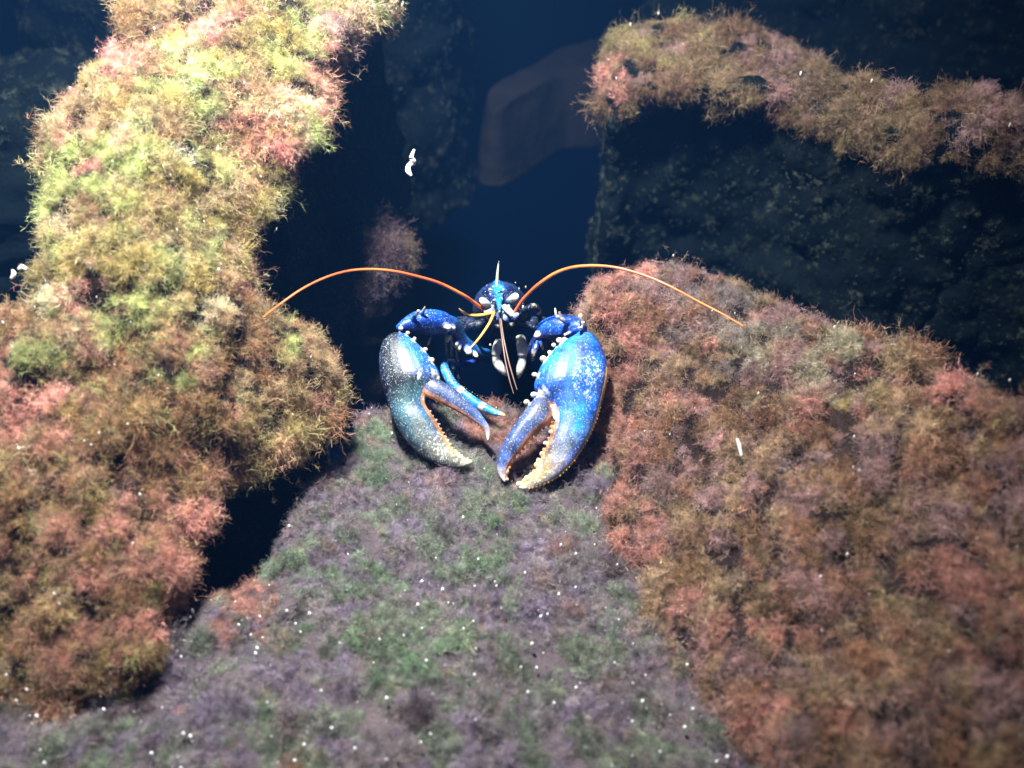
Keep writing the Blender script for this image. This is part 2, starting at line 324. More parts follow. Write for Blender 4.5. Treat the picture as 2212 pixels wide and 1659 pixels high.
# ------------------------------------------------------------------ algae
YEL = (.62, .54, .22); OLI = (.47, .42, .20); LIM = (.52, .60, .27); TAN = (.54, .41, .26); BRN = (.36, .22, .12); PNK = (.84, .44, .40); ROS = (.60, .32, .27); MAU = (.46, .31, .32); PALE = (.80, .76, .56); GRY = (.34, .31, .32); GRN = (.25, .36, .24); RST = (.44, .24, .15)
anchA = [(430, 60, 60, PNK, 1), (275, 150, 55, PNK, .9), (590, 300, 70, PNK, 1), (690, 190, 60, PNK, .7), (130, 280, 60, PNK, .7), (190, 350, 40, PNK, .8), (60, 860, 90, PNK, 1), (60, 770, 60, PNK, .6), (330, 1120, 80, PNK, .9),
         (380, 1230, 90, ROS, .8), (200, 1350, 120, ROS, .7), (330, 1340, 90, PNK, .5), (540, 600, 60, ROS, .6), (210, 620, 70, PNK, .6), (640, 40, 90, LIM, 1), (560, 90, 90, YEL, .8), (400, 230, 110, LIM, .6), (150, 430, 110, LIM, .7), (380, 600, 70, LIM, .8), (110, 540, 50, LIM, .8),
         (330, 680, 110, LIM, .6), (480, 500, 100, YEL, .5), (680, 780, 110, TAN, .7), (540, 950, 90, OLI, .6), (740, 60, 60, MAU, .6), (720, 160, 60, ROS, .5), (450, 1000, 150, BRN, .6), (150, 1050, 170, BRN, .6), (350, 860, 150, BRN, .5)]
anchC = [(1330, 560, 70, PNK, .9), (1310, 700, 90, ROS, .8), (1450, 620, 100, MAU, .5), (1400, 730, 80, ROS, .6), (1430, 830, 100, TAN, .5), (1330, 900, 70, ROS, .8), (1560, 650, 130, GRY, .5), (1720, 700, 110, MAU, .5), (1620, 760, 80, (.48, .46, .36), .6),
         (1780, 790, 100, (.50, .48, .36), .6), (2060, 850, 60, PNK, 1), (1980, 930, 120, TAN, .6), (1350, 1150, 90, ROS, .7), (1420, 1250, 80, PNK, .6), (1560, 1180, 130, TAN, .5), (1700, 1300, 120, ROS, .4), (2100, 1250, 150, ROS, .5), (1480, 1380, 120, TAN, .6), (1900, 1400, 150, TAN, .4)]
scatter(A, ZA, 'algae', 40000, .0185, [(OLI, 1.2), (YEL, 1.1), (TAN, 1.6), (PALE, .7), (LIM, .8), (BRN, 1.2), (ROS, .9), (PNK, .5)], anchA, clump=.018, droop=.7, hole=.75, hf=44, pockets=300, pal2=[BRN, BRN, (.40, .30, .19), RST, ROS, (.40, .25, .16), (.54, .31, .24), OLI])
scatter(C, ZC, 'algae', 42000, .0180, [((.31, .20, .12), 2.4), ((.40, .23, .15), .9), ((.46, .35, .23), .9), (MAU, 1.6), (ROS, 1.1), (OLI, .4), (GRY, 1.0)], anchC, clump=.019, gap=.3, hole=.85, hf=38, pockets=380)
UND_SHADE = [((.045, .028, .02), 1), ((.06, .04, .027), 1), ((.05, .03, .03), 1), ((.03, .027, .02), 1)]  # near-black brown tufts, colour stands in for shade in the hollows
scatter(A, ZA, 'shade_undergrowth', 13000, .010, UND_SHADE, clump=.02, lean=.4, gap=0, hole=0)
scatter(C, ZC, 'shade_undergrowth', 13000, .010, UND_SHADE, clump=.02, lean=.4, gap=0, hole=0)
scatter(B, ZB, 'turf', 44000, .0140, [(PALE, .3), (MAU, 1.5), ((.34, .31, .33), 1.8), ((.32, .27, .37), 1.5), ((.29, .35, .27), 1.8), ((.13, .10, .12), 1.0), (BRN, .5), (GRN, .5)],
        [(1060, 870, 110, ROS, .9), (1130, 900, 90, ROS, .8), (820, 920, 60, MAU, .8), (790, 990, 70, GRN, .7), (1060, 1200, 60, GRN, 1), (850, 1230, 80, GRN, .7), (800, 1420, 80, GRN, .9), (930, 1440, 80, GRN, .8), (560, 1310, 60, ROS, .8), (500, 1330, 50, ROS, .8), (680, 1260, 90, GRN, .5), (1100, 1130, 60, GRN, .6)],
        clump=.02, lean=.6, up=.4, gap=.15, hvar=.5, hole=.5, hf=48, pockets=110)
scatter(D, ZD, 'algae', 36000, .0180, [((.27, .22, .11), 1.2), ((.33, .25, .15), 1.6), ((.24, .15, .09), 1.2), (MAU, .9), ((.40, .22, .18), .5)], [(1370, 80, 110, OLI, .6), (1320, 190, 50, ROS, .8), (1850, 240, 60, YEL, .35), (1700, 200, 60, MAU, .6)], clump=.02, keep=lambda z, n, c: z < 1.45, droop=.9, gap=.5, hvar=.5, hole=.9, hf=40, pockets=250)
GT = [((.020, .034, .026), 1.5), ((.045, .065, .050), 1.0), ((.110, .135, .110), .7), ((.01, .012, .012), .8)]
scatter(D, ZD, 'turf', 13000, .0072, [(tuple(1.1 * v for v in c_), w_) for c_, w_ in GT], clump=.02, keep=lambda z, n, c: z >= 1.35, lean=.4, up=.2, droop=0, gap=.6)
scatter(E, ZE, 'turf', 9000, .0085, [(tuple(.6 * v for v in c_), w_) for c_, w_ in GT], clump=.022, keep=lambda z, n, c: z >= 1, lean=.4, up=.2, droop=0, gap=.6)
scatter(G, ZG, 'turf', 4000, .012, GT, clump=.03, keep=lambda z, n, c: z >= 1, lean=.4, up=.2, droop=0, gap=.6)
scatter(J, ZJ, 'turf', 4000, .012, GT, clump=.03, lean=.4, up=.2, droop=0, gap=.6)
scatter(A, ZA, 'turf', 12000, .012, [((.09, .17, .09), 1), ((.10, .14, .07), 1), (MAU, .2)], clump=.03, keep=lambda z, n, c: z >= 1.4, lean=.4, up=.0, droop=0, gap=.6)
scatter(H, ZH, 'algae', 6500, .030, [((.11, .07, .09), 1.5), ((.20, .16, .10), .6), ((.10, .085, .13), 1)], clump=.04, gap=.8, hole=1.2, pockets=500)
scatter(C, ZC, 'turf', 9000, .012, [((.14, .08, .08), 1), ((.10, .10, .06), 1)], clump=.03, keep=lambda z, n, c: z >= 1.5, lean=.4, up=.0, droop=0, gap=.6)

# ================================================================== THE LOBSTER
SV = []; SF = []; SC = []   # source shells: vertices, faces, colours (rgb + fleck)
def add_shell(rows, cols):
    """rows: list of rings (k x 3 arrays), closed tube with capped ends"""
    b = len(SV); k = len(rows[0])
    for r, c in zip(rows, cols): SV.extend(r.tolist()); SC.extend(c)
    for i in range(len(rows) - 1):
        for j in range(k): SF.append((b + i * k + j, b + i * k + (j + 1) % k, b + (i + 1) * k + (j + 1) % k, b + (i + 1) * k + j))
    SF.append(tuple(range(b, b + k))[::-1]); e = b + (len(rows) - 1) * k; SF.append(tuple(range(e, e + k)))
def mixc(a, b, t): t = min(max(t, 0), 1); return tuple(x + (y - x) * t for x, y in zip(a, b))
def blade(pairs, n, colf, thick=(.34, .24), sub=4, k=22, exp=0.85):
    """flattened limb between two traced edges lying in the claw's plane; a dome on both faces"""
    L = catmull([p for p, q in pairs], sub); R = catmull([q for p, q in pairs], sub); rows = []; cols = []
    m = len(L)
    for i in range(m):
        c = (L[i] + R[i]) / 2; h = (R[i] - L[i]) / 2; wd = np.linalg.norm(h); rr = []; cc = []
        for j in range(k):
            a = 2 * math.pi * j / k; ca, sa = math.cos(a), math.sin(a)
            ex = math.copysign(abs(ca) ** exp, ca); ez = math.copysign(abs(sa) ** 1.0, sa)
            rr.append(c + h * ex + n * (2 * wd * (thick[0] if sa > 0 else thick[1]) * ez)); cc.append(colf(i / (m - 1), ex, sa))
        rows.append(np.array(rr)); cols.append(cc)
    add_shell(rows, cols)
def limb(pts, radii, colf, sub=5, k=16, squash=1.0):
    P = catmull(pts, sub); r = catmull(np.array(radii)[:, None], sub)[:, 0]; rows = []; cols = []
    ref = np.array((0, 0, 1.0)); m = len(P)
    for i in range(m):
        t = P[min(i + 1, m - 1)] - P[max(i - 1, 0)]; t /= np.linalg.norm(t) + 1e-9
        s = np.cross(t, ref); s /= np.linalg.norm(s) + 1e-9; u = np.cross(s, t)
        an = 2 * np.pi * np.arange(k) / k
        rows.append(P[i] + max(r[i], 1e-4) * (np.cos(an)[:, None] * s + np.sin(an)[:, None] * u * squash)); cols.append([colf(i / (m - 1), math.sin(a)) for a in an])
    add_shell(rows, cols)
def knob(p, r, c, stretch=None):
    p = np.array(p); k = 8; rows = []; cols = []
    st = np.array(stretch if stretch is not None else (1, 1, 1.0))
    st = st * np.array([random.uniform(.78, 1.2) for _ in range(3)]); r = r * random.uniform(.75, 1.08)
    for i in range(1, 6):
        a = math.pi * i / 6; an = 2 * np.pi * np.arange(k) / k
        rows.append(p + r * st * np.column_stack([np.sin(a) * np.cos(an), np.sin(a) * np.sin(an), np.full(k, np.cos(a))])); cols.append([(*c, 0)] * k)
    add_shell(rows, cols)

BLUE = (.001, .175, .74); DEEP = (.003, .022, .20); PURP = (.06, .12, .44); TEAL = (.01, .30, .62); GOLD = (.50, .36, .14); CREAM = (.92, .78, .52); ORNG = (.80, .30, .07); NAVY = (.006, .012, .05); OLIV = (.10, .15, .16); WHITE = (.95, .93, .82)
CO = at_z(1040, 1030, .014); CN = np.array((0, -.528, .849)); CN /= np.linalg.norm(CN)
def c1(x, y): return (777.7 + x / 3.0, 535.7 + y / 3.0)
def c3(x, y): return (1036.9 + x / 4.0, 656.7 + y / 4.0)
def claw_pt(q, lift=0.0): return at_plane(*q, CO, CN) + CN * lift
# palm with fixed finger, and movable finger: outer edge / inner edge traced on the claw's own plane
palmL = [((215, 548), (290, 552)), ((150, 600), (350, 600)), ((125, 690), (425, 670)), ((124, 780), (482, 750)), ((138, 870), (520, 838)), ((160, 945), (450, 925)), ((190, 1040), (422, 1000)), ((225, 1130), (468, 1080)),
         ((285, 1230), (515, 1155)), ((360, 1315), (552, 1228)), ((450, 1378), (592, 1292)), ((560, 1414), (640, 1345)), ((655, 1424), (695, 1366)), ((725, 1392), (730, 1374))]
dactL = [((470, 835), (385, 905)), ((540, 872), (425, 962)), ((615, 920), (525, 1010)), ((695, 985), (625, 1062)), ((765, 1055), (714, 1112)), ((817, 1125), (775, 1155)), ((845, 1185), (810, 1195)), ((834, 1248), (824, 1252))]
palmR = [((895, 215), (800, 290)), ((985, 265), (700, 340)), ((1050, 370), (600, 435)), ((1092, 490), (535, 520)), ((1108, 570), (490, 620)), ((1098, 670), (470, 735)), ((1065, 800), (560, 835)), ((1030, 930), (630, 930)), ((985, 1060), (640, 1040)),
         ((925, 1185), (600, 1150)), ((855, 1300), (560, 1260)), ((770, 1410), (510, 1370)), ((660, 1505), (460, 1470)), ((520, 1572), (395, 1535)), ((400, 1602), (340, 1562)), ((335, 1592), (322, 1578))]
dactR = [((500, 790), (600, 850)), ((430, 868), (628, 950)), ((358, 960), (592, 1040)), ((288, 1052), (512, 1095)), ((230, 1150), (440, 1165)), ((184, 1248), (368, 1255)), ((154, 1345), (285, 1348)), ((146, 1425), (232, 1432)), ((168, 1492), (225, 1502)), ((205, 1540), (218, 1545))]
def col_palm(right, teal):
    def f(t, e, s):   # t along, e: -1 outer .. +1 inner, s: upper face
        o = (-e + 1) / 2; ns = noise.noise(Vector((t * 5.5 + (9 if right else 0), e * 1.3, s * .5))); n2 = noise.noise(Vector((t * 13, e * 3.5, 4 + s)))
        c = mixc(BLUE, PURP, t * 1.6 + ns * .9 - .1)
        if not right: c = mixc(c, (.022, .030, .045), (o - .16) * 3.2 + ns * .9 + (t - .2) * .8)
        c = mixc(c, teal, 1 - abs(t - .56) / .20 + ns * .5 - (0 if not right else abs(o - .62) * 1.6))
        if t > .48: c = mixc(c, (.34, .24, .10) if right else (.17, .16, .12), (t - .48) / .26 * (0.30 + .85 * (1 - o)) + n2 * .45)
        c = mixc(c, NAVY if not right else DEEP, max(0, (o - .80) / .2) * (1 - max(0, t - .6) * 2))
        if e > .86 and t > .42: c = mixc(c, ORNG, .75)
        if right and e < -.93 and t > .25: c = mixc(c, (.85, .52, .14), .9)
        if t > .88: c = mixc(c, CREAM, (t - .88) / .08)
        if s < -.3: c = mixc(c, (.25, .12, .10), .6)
        fl = (max(0, 1 - abs(t - .30) / .2) * max(0, 1 - abs(o - .72) / .28) * 1.3 if right else max(0, .34 - abs(o - .8) * 1.0) * (t < .5)) + max(0, (t - .52) * 3.0) * (1 - .5 * o) + .24
        return (*c, min(fl, 1))
    return f
def col_dact(t, e, s):
    c = mixc((.07, .08, .14), (.07, .14, .38), t * 1.6 + .4 * noise.noise(Vector((t * 7, e * 2, 3))))
    if e > .55: c = mixc(c, ORNG, (e - .55) / .4)
    if t > .72: c = mixc(c, (.86, .66, .55), (t - .72) / .2)
    if t > .9: c = mixc(c, WHITE, (t - .9) / .08)
    if s < -.3: c = mixc(c, (.25, .12, .10), .6)
    return (*c, .35)
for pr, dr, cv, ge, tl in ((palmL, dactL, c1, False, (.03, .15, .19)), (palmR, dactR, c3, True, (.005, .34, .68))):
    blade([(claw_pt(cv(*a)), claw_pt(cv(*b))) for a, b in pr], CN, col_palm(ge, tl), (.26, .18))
    blade([(claw_pt(cv(*a), .003), claw_pt(cv(*b), .003)) for a, b in dr], CN, col_dact, (.34, .26), sub=4)
# teeth on the cutting edges
def teeth(pairs, cv, i0, i1, n, sgn, r0, colr):
    Ip = catmull([claw_pt(cv(*b)) for a, b in pairs], 8); Op = catmull([claw_pt(cv(*a)) for a, b in pairs], 8)
    a, b = int(i0 * (len(Ip) - 1)), int(i1 * (len(Ip) - 1))
    for k in range(n):
        i = int(a + (b - a) * k / max(n - 1, 1)); d = Ip[i] - Op[i]; d /= np.linalg.norm(d); r = r0 * random.uniform(.6, 1.25)
        knob(Ip[i] + d * r * .45 + CN * .001, r, mixc(colr, CREAM, random.uniform(0, .7)))
teeth(palmL, c1, .52, .93, 15, 1, .0019, ORNG); teeth(dactL, c1, .25, .86, 13, 1, .0015, ORNG)
teeth(palmR, c3, .55, .94, 14, 1, .0030, ORNG); teeth(dactR, c3, .20, .92, 15, 1, .0027, ORNG)
# serrated gold outer edge of the crusher claw
Op = catmull([claw_pt(c3(*a)) for a, b in palmR], 8)
for i in range(int(.30 * len(Op)), int(.92 * len(Op)), 2): knob(Op[i] + CN * .001, .0014, (.85, .5, .15))
# big pale tubercles
for x, y, r in ((312, 560, 13), (356, 600, 14), (425, 668, 17), (468, 738, 17), (510, 850, 12), (388, 855, 26), (470, 835, 20), (330, 910, 8), (355, 945, 8), (410, 905, 9)):
    knob(claw_pt(c1(x, y), .002 + r * .0002), r * .00018 + .0008, CREAM if r < 20 else WHITE)
for x, y, r in ((685, 330, 20), (728, 315, 16), (635, 370, 20), (600, 430, 15), (545, 490, 22), (470, 625, 20), (465, 800, 24), (520, 790, 22), (570, 760, 34), (402, 862, 20), (672, 805, 13), (640, 720, 9)):
    knob(claw_pt(c3(x, y), .002 + r * .0002), r * .00014 + .0008, CREAM if r < 24 else (.65, .72, .9))
# joint sockets
limb([claw_pt(c1(395, 900), .004), claw_pt(c1(402, 985), .003)], [.002, .0012], lambda t, s: (*WHITE, 0), k=8)
limb([claw_pt(c3(625, 890), .005), claw_pt(c3(648, 1010), .004)], [.003, .0015], lambda t, s: (*WHITE, 0), k=8)
# wrists (carpus) and arms (merus)
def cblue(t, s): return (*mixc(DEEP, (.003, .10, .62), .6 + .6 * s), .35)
def yp(cv, x, y, Y): return at_y(*cv(x, y), Y)
K1 = 1.13 * T / 1106 / 1.0
limb([yp(c1, 240, 525, .118), yp(c1, 300, 500, .125), yp(c1, 380, 482, .135), yp(c1, 470, 480, .142), yp(c1, 550, 490, .148), yp(c1, 605, 505, .150)], [20 * K1 / 3, 48 * K1 / 3, 78 * K1 / 3, 84 * K1 / 3, 72 * K1 / 3, 28 * K1 / 3], cblue, k=20)
limb([yp(c1, 560, 470, .165), yp(c1, 605, 500, .172), yp(c1, 655, 590, .175), yp(c1, 715, 650, .18), yp(c1, 790, 690, .19), yp(c1, 880, 690, .21)], [40 * K1 / 3, 52 * K1 / 3, 46 * K1 / 3, 50 * K1 / 3, 48 * K1 / 3, 40 * K1 / 3], lambda t, s: (*mixc(DEEP, (.006, .13, .42), .5 + .8 * s), .15), k=18)  # arm darker beneath: shade put into its colour
limb([yp(c3, 905, 225, .118), yp(c3, 850, 205, .125), yp(c3, 770, 200, .135), yp(c3, 670, 205, .14), yp(c3, 570, 220, .145), yp(c3, 510, 250, .15)], [34 * K1 / 4, 78 * K1 / 4, 104 * K1 / 4, 112 * K1 / 4, 88 * K1 / 4, 36 * K1 / 4], cblue, k=20)
limb([yp(c3, 560, 240, .165), yp(c3, 500, 330, .175), yp(c3, 440, 430, .185), yp(c3, 380, 470, .20)], [60 * K1 / 4, 66 * K1 / 4, 60 * K1 / 4, 55 * K1 / 4], lambda t, s: (*DEEP, .15), k=18)
LAX = catmull([yp(c1, 240, 525, .118), yp(c1, 300, 500, .125), yp(c1, 380, 482, .135), yp(c1, 470, 480, .142), yp(c1, 550, 490, .148), yp(c1, 605, 505, .150), yp(c1, 605, 500, .172), yp(c1, 655, 590, .175), yp(c1, 715, 650, .18), yp(c1, 790, 690, .19)], 6)
RAX = catmull([yp(c3, 905, 225, .118), yp(c3, 850, 205, .125), yp(c3, 770, 200, .135), yp(c3, 670, 205, .14), yp(c3, 570, 220, .145), yp(c3, 510, 250, .15), yp(c3, 500, 330, .175), yp(c3, 440, 430, .185)], 6)
def spine(p, axis, r, c):   # pale-tipped spine rooted in the limb it grows from
    a = axis[np.argmin(np.linalg.norm(axis - p, axis=1))]
    limb([a + (p - a) * .35, a + (p - a) * .75, p], [r * 1.5, r * 1.15, r * .7], lambda t, s: (*mixc((.004, .09, .5), c, (t - .35) * 3), 0), k=10, sub=3)
    knob(p, r, c)
for x, y, r, Y in ((378, 408, 12, .120), (420, 385, 10, .130), (575, 515, 26, .128), (605, 520, 20, .130), (270, 520, 16, .110), (440, 622, 13, .138), (567, 600, 18, .155), (617, 640, 17, .158), (642, 660, 14, .158), (705, 675, 26, .160), (755, 700, 19, .165)):
    spine(yp(c1, x, y, Y), LAX, r * K1 / 3 * .9, CREAM if r < 20 else WHITE)
for x, y, r, Y in ((672, 112, 20, .122), (686, 72, 17, .14), (868, 105, 22, .115), (890, 160, 17, .108), (855, 205, 18, .102), (735, 265, 14, .108), (490, 275, 34, .135), (478, 380, 13, .15), (545, 390, 13, .15), (455, 440, 26, .155), (455, 480, 18, .155), (650, 40, 12, .15)):
    spine(yp(c3, x, y, Y), RAX, r * K1 / 4 * .9, CREAM if r < 26 else WHITE)
# walking leg in front of the arm, tip on the flat rock
def leg_col(t, s):
    c = mixc((.005, .17, .60), (.01, .36, .62), t)
    if .43 < t < .47 or .66 < t < .70: c = CREAM
    if t > .84: c = mixc(c, (.85, .62, .18), (t - .84) / .08)
    return (*c, .6)
legpx = [(600, 735, .150, 20), (556, 735, .138, 26), (548, 780, .126, 30), (590, 868, .108, 34), (645, 922, .098, 31), (720, 982, .086, 32), (790, 1028, .075, 31), (860, 1060, .066, 25), (918, 1078, .060, 14), (944, 1086, .058, 5)]
limb([yp(c1, x, y, Y) for x, y, Y, r in legpx], [r * K1 / 3 for x, y, Y, r in legpx], leg_col, k=14)
limb([yp(c1, 595, 735, .150), yp(c1, 655, 757, .170), yp(c1, 760, 730, .21)], [22 * K1 / 3, 20 * K1 / 3, 20 * K1 / 3], lambda t, s: (.004, .06, .5, .2), k=12)
for i in range(16):
    t = i / 15; a = np.array((640, 880)) * (1 - t) + np.array((900, 1045)) * t; knob(yp(c1, a[0], a[1], .096 - .036 * t), .0009, (.9, .75, .3))
# carapace sloping down into the hollow behind the flat rock, abdomen and tail fan behind it
HY = .185
def c4(x, y): return (1019.6 + x * .10417, 570.3 + y * .10417)
head = at_y(*c4(570, 900), .175)
ax = np.array((0, .80, -.60)); upv = np.array((0, .60, .80))
def body_pt(s, h=0, x=0): return head + ax * s + upv * h + RT * x
limb([body_pt(-.004, .004), body_pt(.012, .006), body_pt(.04, .004), body_pt(.08, .0), body_pt(.12, -.002), body_pt(.135, -.002)], [.011, .022, .030, .036, .035, .028],
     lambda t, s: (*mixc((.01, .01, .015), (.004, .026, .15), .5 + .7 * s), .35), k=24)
for k in range(6): 
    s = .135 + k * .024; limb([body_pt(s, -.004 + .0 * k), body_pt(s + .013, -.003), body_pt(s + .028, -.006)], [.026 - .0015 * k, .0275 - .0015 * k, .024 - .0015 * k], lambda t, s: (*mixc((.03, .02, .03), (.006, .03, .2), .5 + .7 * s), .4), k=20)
for x in (-.028, -.014, 0, .014, .028): limb([body_pt(.27, -.006, x * .5), body_pt(.295, -.008, x), body_pt(.318, -.010, x * 1.3)], [.006, .009, .004], lambda t, s: (.006, .03, .2, .3), k=12, squash=.6)
# walking legs down to the floor of the tank, near-black to paint in the shade there
for sd in (-1, 1):
    for j in range(3):
        s = .045 + .025 * j; p0 = body_pt(s, -.018, sd * .020); kn = p0 + np.array((sd * (.030 + .008 * j), .012 * j, -.018)); ft = np.array((sd * (.06 + .012 * j), p0[1] + .015 * j, FZ + .003))
        limb([p0, kn, (kn + ft) / 2 + np.array((sd * .006, 0, 0)), ft], [.005, .0045, .0035, .0018], lambda t, s: (.004, .012, .05, .2), k=10)
# rostrum with side teeth
def f4(x, y, Y): return at_y(*c4(x, y), Y)
limb([f4(520, 400, .215), f4(525, 520, .195), f4(545, 660, .175), f4(560, 820, .155), f4(570, 960, .140), f4(572, 1000, .136)], [.0060, .0072, .0056, .0036, .0017, .0006], lambda t, s: (*mixc((.003, .12, .55), (.008, .30, .68), s), 0) if t < .85 else (*WHITE, 0), k=14, squash=.8)
for x, y in ((440, 480), (600, 480), (430, 540), (650, 540), (445, 740), (625, 740), (460, 800), (625, 620), (370, 530), (395, 640), (655, 590)): knob(f4(x, y, .165), .0016, WHITE, (1, 1.4, 1.2))
# face: antenna sockets, scales and mouth frame, highlights put into their pale colour
def seg4(pts, rad, ca, cb, sq=.75): limb([f4(*q) for q in pts], rad, lambda t, s: (*mixc(ca, cb, t * 1.3 - .1 + .4 * s), .1), k=14, squash=sq)
GB = (.10, .17, .24); PB = (.30, .46, .58)
seg4([(370, 870, .154), (300, 820, .150), (215, 775, .147), (165, 790, .146)], [.0035, .0056, .0058, .003], GB, WHITE)
seg4([(740, 760, .156), (820, 725, .152), (900, 685, .149), (965, 695, .148)], [.0035, .0056, .0060, .003], GB, WHITE)
seg4([(470, 960, .147), (360, 975, .145), (240, 975, .144)], [.0035, .0044, .0032], PB, (.85, .66, .62))
seg4([(640, 870, .151), (720, 930, .147), (800, 1010, .144), (840, 1080, .142)], [.0036, .0046, .0042, .0030], PB, WHITE)
seg4([(470, 1050, .147), (480, 1110, .144), (450, 1180, .143)], [.0040, .0056, .0030], (.16, .22, .26), (.04, .10, .5))
seg4([(680, 1060, .147), (700, 1120, .143), (740, 1180, .143)], [.0030, .0042, .0024], (.75, .85, .95), (.04, .10, .55))
seg4([(930, 980, .146), (905, 1060, .143), (870, 1140, .144)], [.0032, .0046, .0028], WHITE, (.04, .10, .5))
seg4([(320, 1040, .146), (345, 1090, .144), (390, 1150, .145)], [.0028, .0038, .0022], (.8, .66, .45), (.3, .2, .15))
seg4([(570, 900, .156), (600, 1000, .152), (590, 1120, .15)], [.0060, .0072, .0050], NAVY, (.02, .04, .08), 1)
seg4([(470, 1285, .158), (540, 1290, .157), (580, 1280, .158)], [.0022, .0034, .0020], (.16, .18, .13), (.2, .22, .18)); seg4([(740, 1255, .158), (820, 1260, .157), (880, 1240, .158)], [.0022, .0034, .0020], (.16, .18, .13), (.2, .22, .18))
limb([f4(950, 1050, .20), f4(1150, 930, .18), f4(1290, 880, .172), f4(1390, 1010, .178), f4(1420, 1200, .19)], [.004, .0045, .0046, .004, .003], lambda t, s: (.003, .012, .05, .5), k=10)
limb([f4(330, 1150, .20), f4(140, 1240, .18), f4(40, 1330, .185)], [.004, .0042, .0035], lambda t, s: (.003, .012, .05, .5), k=10)
for x, y, Y, rx, c in ((1060, 900, .155, .0022, WHITE), (990, 1010, .15, .0020, WHITE), (1280, 860, .168, .0026, (.75, .7, .35)), (1380, 1000, .174, .0022, (.5, .5, .35)), (140, 1260, .176, .0026, (.22, .24, .26)), (560, 1010, .139, .0020, WHITE), (760, 880, .148, .0022, (.5, .8, .85)), (650, 1000, .146, .0020, (.6, .85, .9)), (430, 900, .150, .0020, (.6, .75, .7)), (300, 930, .146, .0020, (.85, .8, .55))):
    knob(f4(x, y, Y), rx, c, (1, 1, 1.5))  # pale knobs painted as glints on the face and hidden legs
for i in range(46):
    a = random.uniform(0, 6.28); rr = random.uniform(.3, 1); knob(f4(570 + math.cos(a) * 520 * rr, 800 + math.sin(a) * 420 * rr, .150 + .02 * rr), random.uniform(.0007, .0014), mixc(WHITE, (.3, .55, .9), random.random()))  # tiny white to blue knobs coloured as glints
for x, y in ((900, 390), (1115, 480), (975, 520)): knob(f4(x, y, .18), .0010, CREAM, (1, 1, 2.2))
# third maxillipeds
def c2(x, y): return (950.5 + x / 6.0, 553.0 + y / 6.0)
KM = K1 / 6
limb([yp(c2, 760, 1090, .165), yp(c2, 745, 1180, .155), yp(c2, 715, 1290, .148)], [45 * KM, 68 * KM, 56 * KM], lambda t, s: (*mixc((.55, .50, .30), (.9, .9, .85), t * 1.5), 0), k=14)
limb([yp(c2, 712, 1280, .150), yp(c2, 750, 1390, .143), yp(c2, 810, 1480, .138), yp(c2, 862, 1550, .136)], [42 * KM, 66 * KM, 50 * KM, 12 * KM], lambda t, s: (*mixc(WHITE, (.5, .7, .95), (t - .6) * 2), 0), k=14)
limb([yp(c2, 1040, 1040, .165), yp(c2, 1060, 1150, .155), yp(c2, 1070, 1290, .146)], [60 * KM, 76 * KM, 66 * KM], lambda t, s: (*mixc((.80, .72, .50), (.92, .92, .86), t * 1.5), 0), k=14)
limb([yp(c2, 1075, 1290, .148), yp(c2, 1060, 1400, .142), yp(c2, 1035, 1490, .137), yp(c2, 1020, 1580, .135)], [46 * KM, 62 * KM, 52 * KM, 14 * KM], lambda t, s: (*mixc(WHITE, (.6, .75, .95), (t - .6) * 2), 0), k=14)
for x, y, Y, r in ((650, 1150, .155, 26), (1160, 1150, .15, 22), (1200, 1290, .15, 40), (1190, 1350, .15, 26), (1240, 1190, .15, 20)): knob(yp(c2, x, y, Y), r * KM, WHITE)

# one continuous body surface: union of the shells, colours carried over from the nearest shell point
def lobster_body():
    src = bpy.data.meshes.new('shells'); src.from_pydata(SV, [], SF); so = bpy.data.objects.new('shells', src); col.objects.link(so)
    md = so.modifiers.new('r', 'REMESH'); md.mode = 'VOXEL'; md.voxel_size = .00075; md.use_smooth_shade = True
    sm = so.modifiers.new('s', 'SMOOTH'); sm.factor = .5; sm.iterations = 2
    dg = bpy.context.evaluated_depsgraph_get(); me = bpy.data.meshes.new_from_object(so.evaluated_get(dg)); me.name = 'body'
    bpy.data.objects.remove(so); n = len(me.vertices)
    co = np.zeros(n * 3); me.vertices.foreach_get('co', co); co = co.reshape(-1, 3)
    kd = kdtree.KDTree(len(SV))
    for i, v in enumerate(SV): kd.insert(v, i)
    kd.balance()
    S = np.array(SC); out = np.zeros((n, 4))
    for i in range(n):
        acc = np.zeros(4); ws = 0
        f = kd.find_n(co[i], 3); d0 = f[0][2]
        for _, j, d in f:
            wg = math.exp(-((d - d0) / .0006) ** 2); acc += S[j] * wg; ws += wg
        out[i] = acc / ws
    a = me.color_attributes.new('shell_col', 'FLOAT_COLOR', 'POINT'); q = out.copy(); q[:, 3] = 1; a.data.foreach_set('color', q.ravel())
    me.attributes.new('fleck', 'FLOAT', 'POINT').data.foreach_set('value', out[:, 3])
    print('lobster faces', len(me.polygons))
    return me
